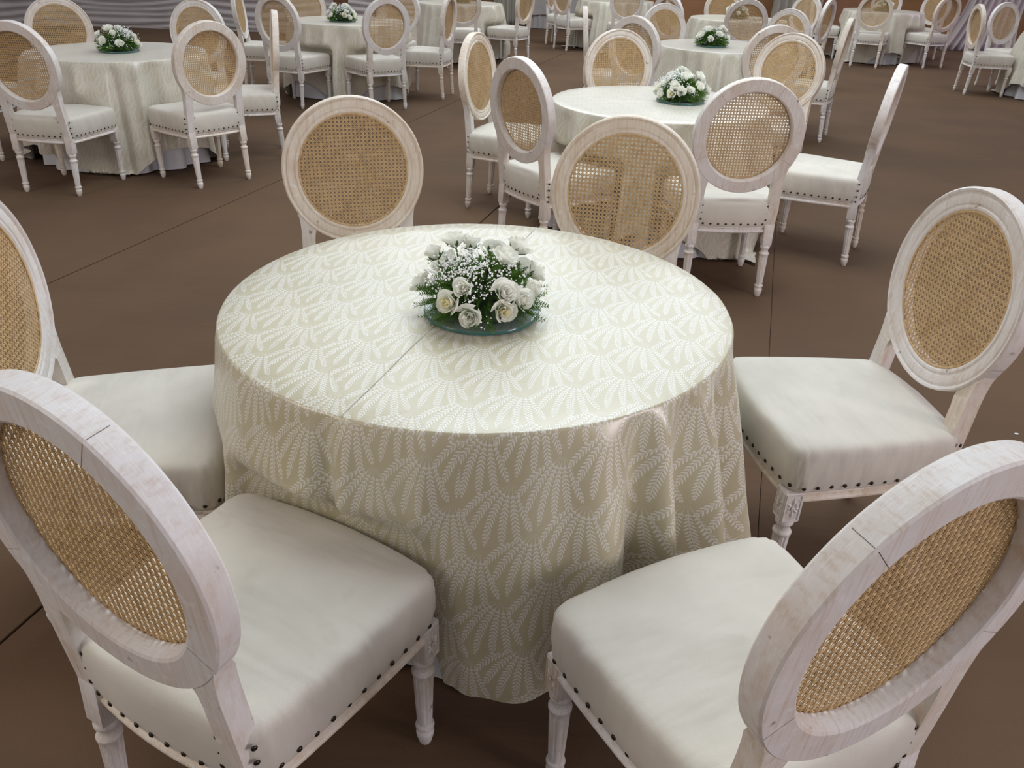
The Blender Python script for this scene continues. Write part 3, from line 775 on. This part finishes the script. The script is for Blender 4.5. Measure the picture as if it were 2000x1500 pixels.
def sepal_mesh():
    bm = bmesh.new()
    for k in range(5):
        a = k*2*pi/5; u = Vector((cos(a), sin(a), 0)); w = Vector((-sin(a), cos(a), 0)); z = Vector((0, 0, 1))
        v = [bm.verts.new(u*.004-w*.004-z*.019), bm.verts.new(u*.004+w*.004-z*.019), bm.verts.new(u*.019+w*.004-z*.010), bm.verts.new(u*.026-z*.002), bm.verts.new(u*.019-w*.004-z*.010)]
        bm.faces.new(v)
    tube(bm, [(0, 0, -.045), (0, 0, -.018)], .0025, 6)
    return finish(bm, 'sepal', M['sepal'], True, 0)
ROSES = [rose_mesh(1, 1.0), rose_mesh(2, 1.15), rose_mesh(3, .65), rose_mesh(4, .95, True)]
SEP = sepal_mesh()
def foliage_mesh(seed):
    bm = bmesh.new(); rg = random.Random(seed)
    for q in range(420):
        a = rg.uniform(0, 2*pi); el = math.asin(rg.uniform(0.0, 1)); n = Vector((cos(a)*cos(el), sin(a)*cos(el), sin(el)))
        o = Vector((n.x*.085, n.y*.085, .012+n.z*.075)); L = rg.uniform(.042, .074) * (1.22 if el < .4 else .85)
        d = (n + Vector((rg.uniform(-.5, .5), rg.uniform(-.5, .5), rg.uniform(-.35, .3)))).normalized(); s = d.orthogonal().normalized(); s = (Matrix.Rotation(rg.uniform(0, 6.28), 3, d) @ s); w = d.cross(s)
        m = 13
        def P(t): 
            p = o + d*L*t - Vector((0, 0, .012))*t*t; p.z = max(p.z, .004); return p
        for k in range(m):
            t = k/m; p = P(t); nl = .012*(1-.6*t)+.003
            for sg, ax in ((1, s), (-1, s), (1, w)):
                tip = p + (d*.75 + ax*sg).normalized()*nl; tip.z = max(tip.z, .003); h = d*.0015
                bm.faces.new((bm.verts.new(p-h), bm.verts.new(p+h+w*.0004), bm.verts.new(tip)))
        a0, a1 = P(0), P(1); b = s*.0006
        bm.faces.new((bm.verts.new(a0-b), bm.verts.new(a0+b), bm.verts.new(P(.5)+b), bm.verts.new(a1), bm.verts.new(P(.5)-b)))
    return finish(bm, 'foliage', M['leaf'], False)
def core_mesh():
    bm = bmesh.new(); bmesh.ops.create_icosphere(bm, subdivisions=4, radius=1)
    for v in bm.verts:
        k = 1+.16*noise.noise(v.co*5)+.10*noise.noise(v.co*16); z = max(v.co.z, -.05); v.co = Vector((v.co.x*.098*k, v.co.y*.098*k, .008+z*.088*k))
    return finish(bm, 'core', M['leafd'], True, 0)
def breath_mesh(seed, bias):
    bm = bmesh.new(); rg = random.Random(seed); fl = []
    for q in range(150):
        if q < 112:   # dense cloud on the upper left of the dome
            a = bias + rg.gauss(0, .62); el = min(1.5, max(.15, rg.gauss(.88, .25)))
        else: a = rg.uniform(0, 2*pi); el = rg.uniform(.08, 1.1)
        n = Vector((cos(a)*cos(el), sin(a)*cos(el), sin(el))); o = Vector((n.x*.09, n.y*.09, .01+n.z*.08))
        e = o + n*rg.uniform(.045, .068)
        b = n.orthogonal().normalized()*.0003; bm.faces.new((bm.verts.new(o-b), bm.verts.new(o+b), bm.verts.new(e)))
        for _ in range(6):
            c = e + Vector((rg.gauss(0, .009), rg.gauss(0, .009), rg.gauss(0, .007))); c.z = max(c.z, .006); fl.append(c)
            bm.faces.new((bm.verts.new(e-b), bm.verts.new(e+b), bm.verts.new(c)))
    for f in bm.faces: f.material_index = 1
    for c in fl:
        r = rg.choice((.0013, .0017, .0023, .0030)); m = bmesh.ops.create_icosphere(bm, subdivisions=1, radius=r, matrix=Matrix.Translation(c))
    return finish(bm, 'breath', [M['breath'], M['stem']], False)
FOL = [foliage_mesh(3), foliage_mesh(8)]; CORE = core_mesh(); BR = breath_mesh(5, -1.95)
bm = bmesh.new(); lathe(bm, [(0, .1355), (.0015, .137), (.0085, .137), (.010, .1355)], 72); PL = finish(bm, 'plate', M['glass'], True, 30)
bm = bmesh.new(); RRr = [[(r*cos(2*pi*k/72), r*sin(2*pi*k/72), z) for k in range(72)] for r, z in ((.1368, .001), (.1376, .002), (.1376, .008), (.1368, .009))]; rings(bm, RRr); PE = finish(bm, 'edge', M['glassedge'])
RP = [(-.150, .001, .056), (-.118, .030, .122), (-.071, .046, .150), (-.032, .060, .138), (.086, .049, .137), (.056, -.023, .137), (.130, .015, .088), (.118, -.045, .070), (-.037, -.112, .091), (-.072, -.119, .058), (-.021, -.140, .036), (.058, -.110, .084), (.097, -.092, .061), (.055, -.128, .046), (.02, .125, .10), (-.10, .105, .07), (.10, .11, .06)]
KIND = [1, 2, 1, 2, 1, 1, 0, 2, 2, 3, 0, 0, 0, 3, 1, 1, 0]
def arrangement(cx, cy, z, rot, lab, plab, full=True):
    p = empty('glass_plate', (cx, cy, z)); tag(p, plab, 'plate', 'round glass plates under the flowers')
    link(PL, 'disc', p); link(PE, 'bevelled_edge', p)['label'] = 'teal bevelled edge'
    r = empty('rose_centrepiece', (cx, cy, z+.0102), rot); tag(r, lab, 'flowers', 'rose centrepieces')
    link(CORE, 'foam_core', r); f = link(FOL[0 if rot == 0 else 1], 'fern_foliage', r); f['kind'] = 'stuff'; b = link(BR, 'baby_breath', r); b['kind'] = 'stuff'  # the core is the dark green foam ball hidden in the foliage
    for i, (x, y, zz) in enumerate(RP):
        n = Vector((x, y, max(.0, zz-.02)*1.1)).normalized()
        if i in (0, 1, 2, 3): n = (n+Vector((0, .2, .6))).normalized()
        o = link(ROSES[KIND[i]], 'rose', r, (x*.98, y*.98, zz*1.0)); o.rotation_mode = 'QUATERNION'; o.rotation_quaternion = n.to_track_quat('Z', 'Y') @ Vector((0, 0, 1)).rotation_difference(Vector((0, 0, 1)))
        s = .93 + .14*((i*37) % 10)/10; o.scale = (s, s, s)
        link(SEP, 'sepals', o)
ZP = Z_T+.0065
arrangement(-.078, 1.752, ZP, 0, 'large white rose centrepiece with ferns and gypsophila on the foreground table', 'round glass plate with teal edge on the foreground table')
for cx, cy, rot, w in ((-2.933, 6.204, 2.1, 'left table before the pleated wall'), (-1.908, 9.16, .9, 'second table from the left'), (.916, 4.85, -1.0, 'table right behind the foreground one'), (1.72, 7.95, 3.6, 'third table of the middle row'), (2.78, 11.55, 1.5, 'fourth table of the middle row'), (5.72, 14.15, 4.2, 'back right table, seen through a cane back'), (-.94, 12.75, 2.8, 'distant table left of centre')):
    arrangement(cx, cy, ZP, rot, 'white rose centrepiece on the '+w, 'round glass plate on the '+w)

# scrap of petal on the carpet at the right
bm = bmesh.new(); V = [[(.008*cos(k), .005*sin(k), z) for k in [i*2*pi/8 for i in range(8)]] for z in (0.0005, .003)]
rings(bm, V, True, True, True); o = link(finish(bm, 'scrap', M['white']), 'petal_scrap', None, (1.856, 2.509, 0)); tag(o, 'tiny white petal scrap lying on the carpet behind the right-hand chair', 'scrap')
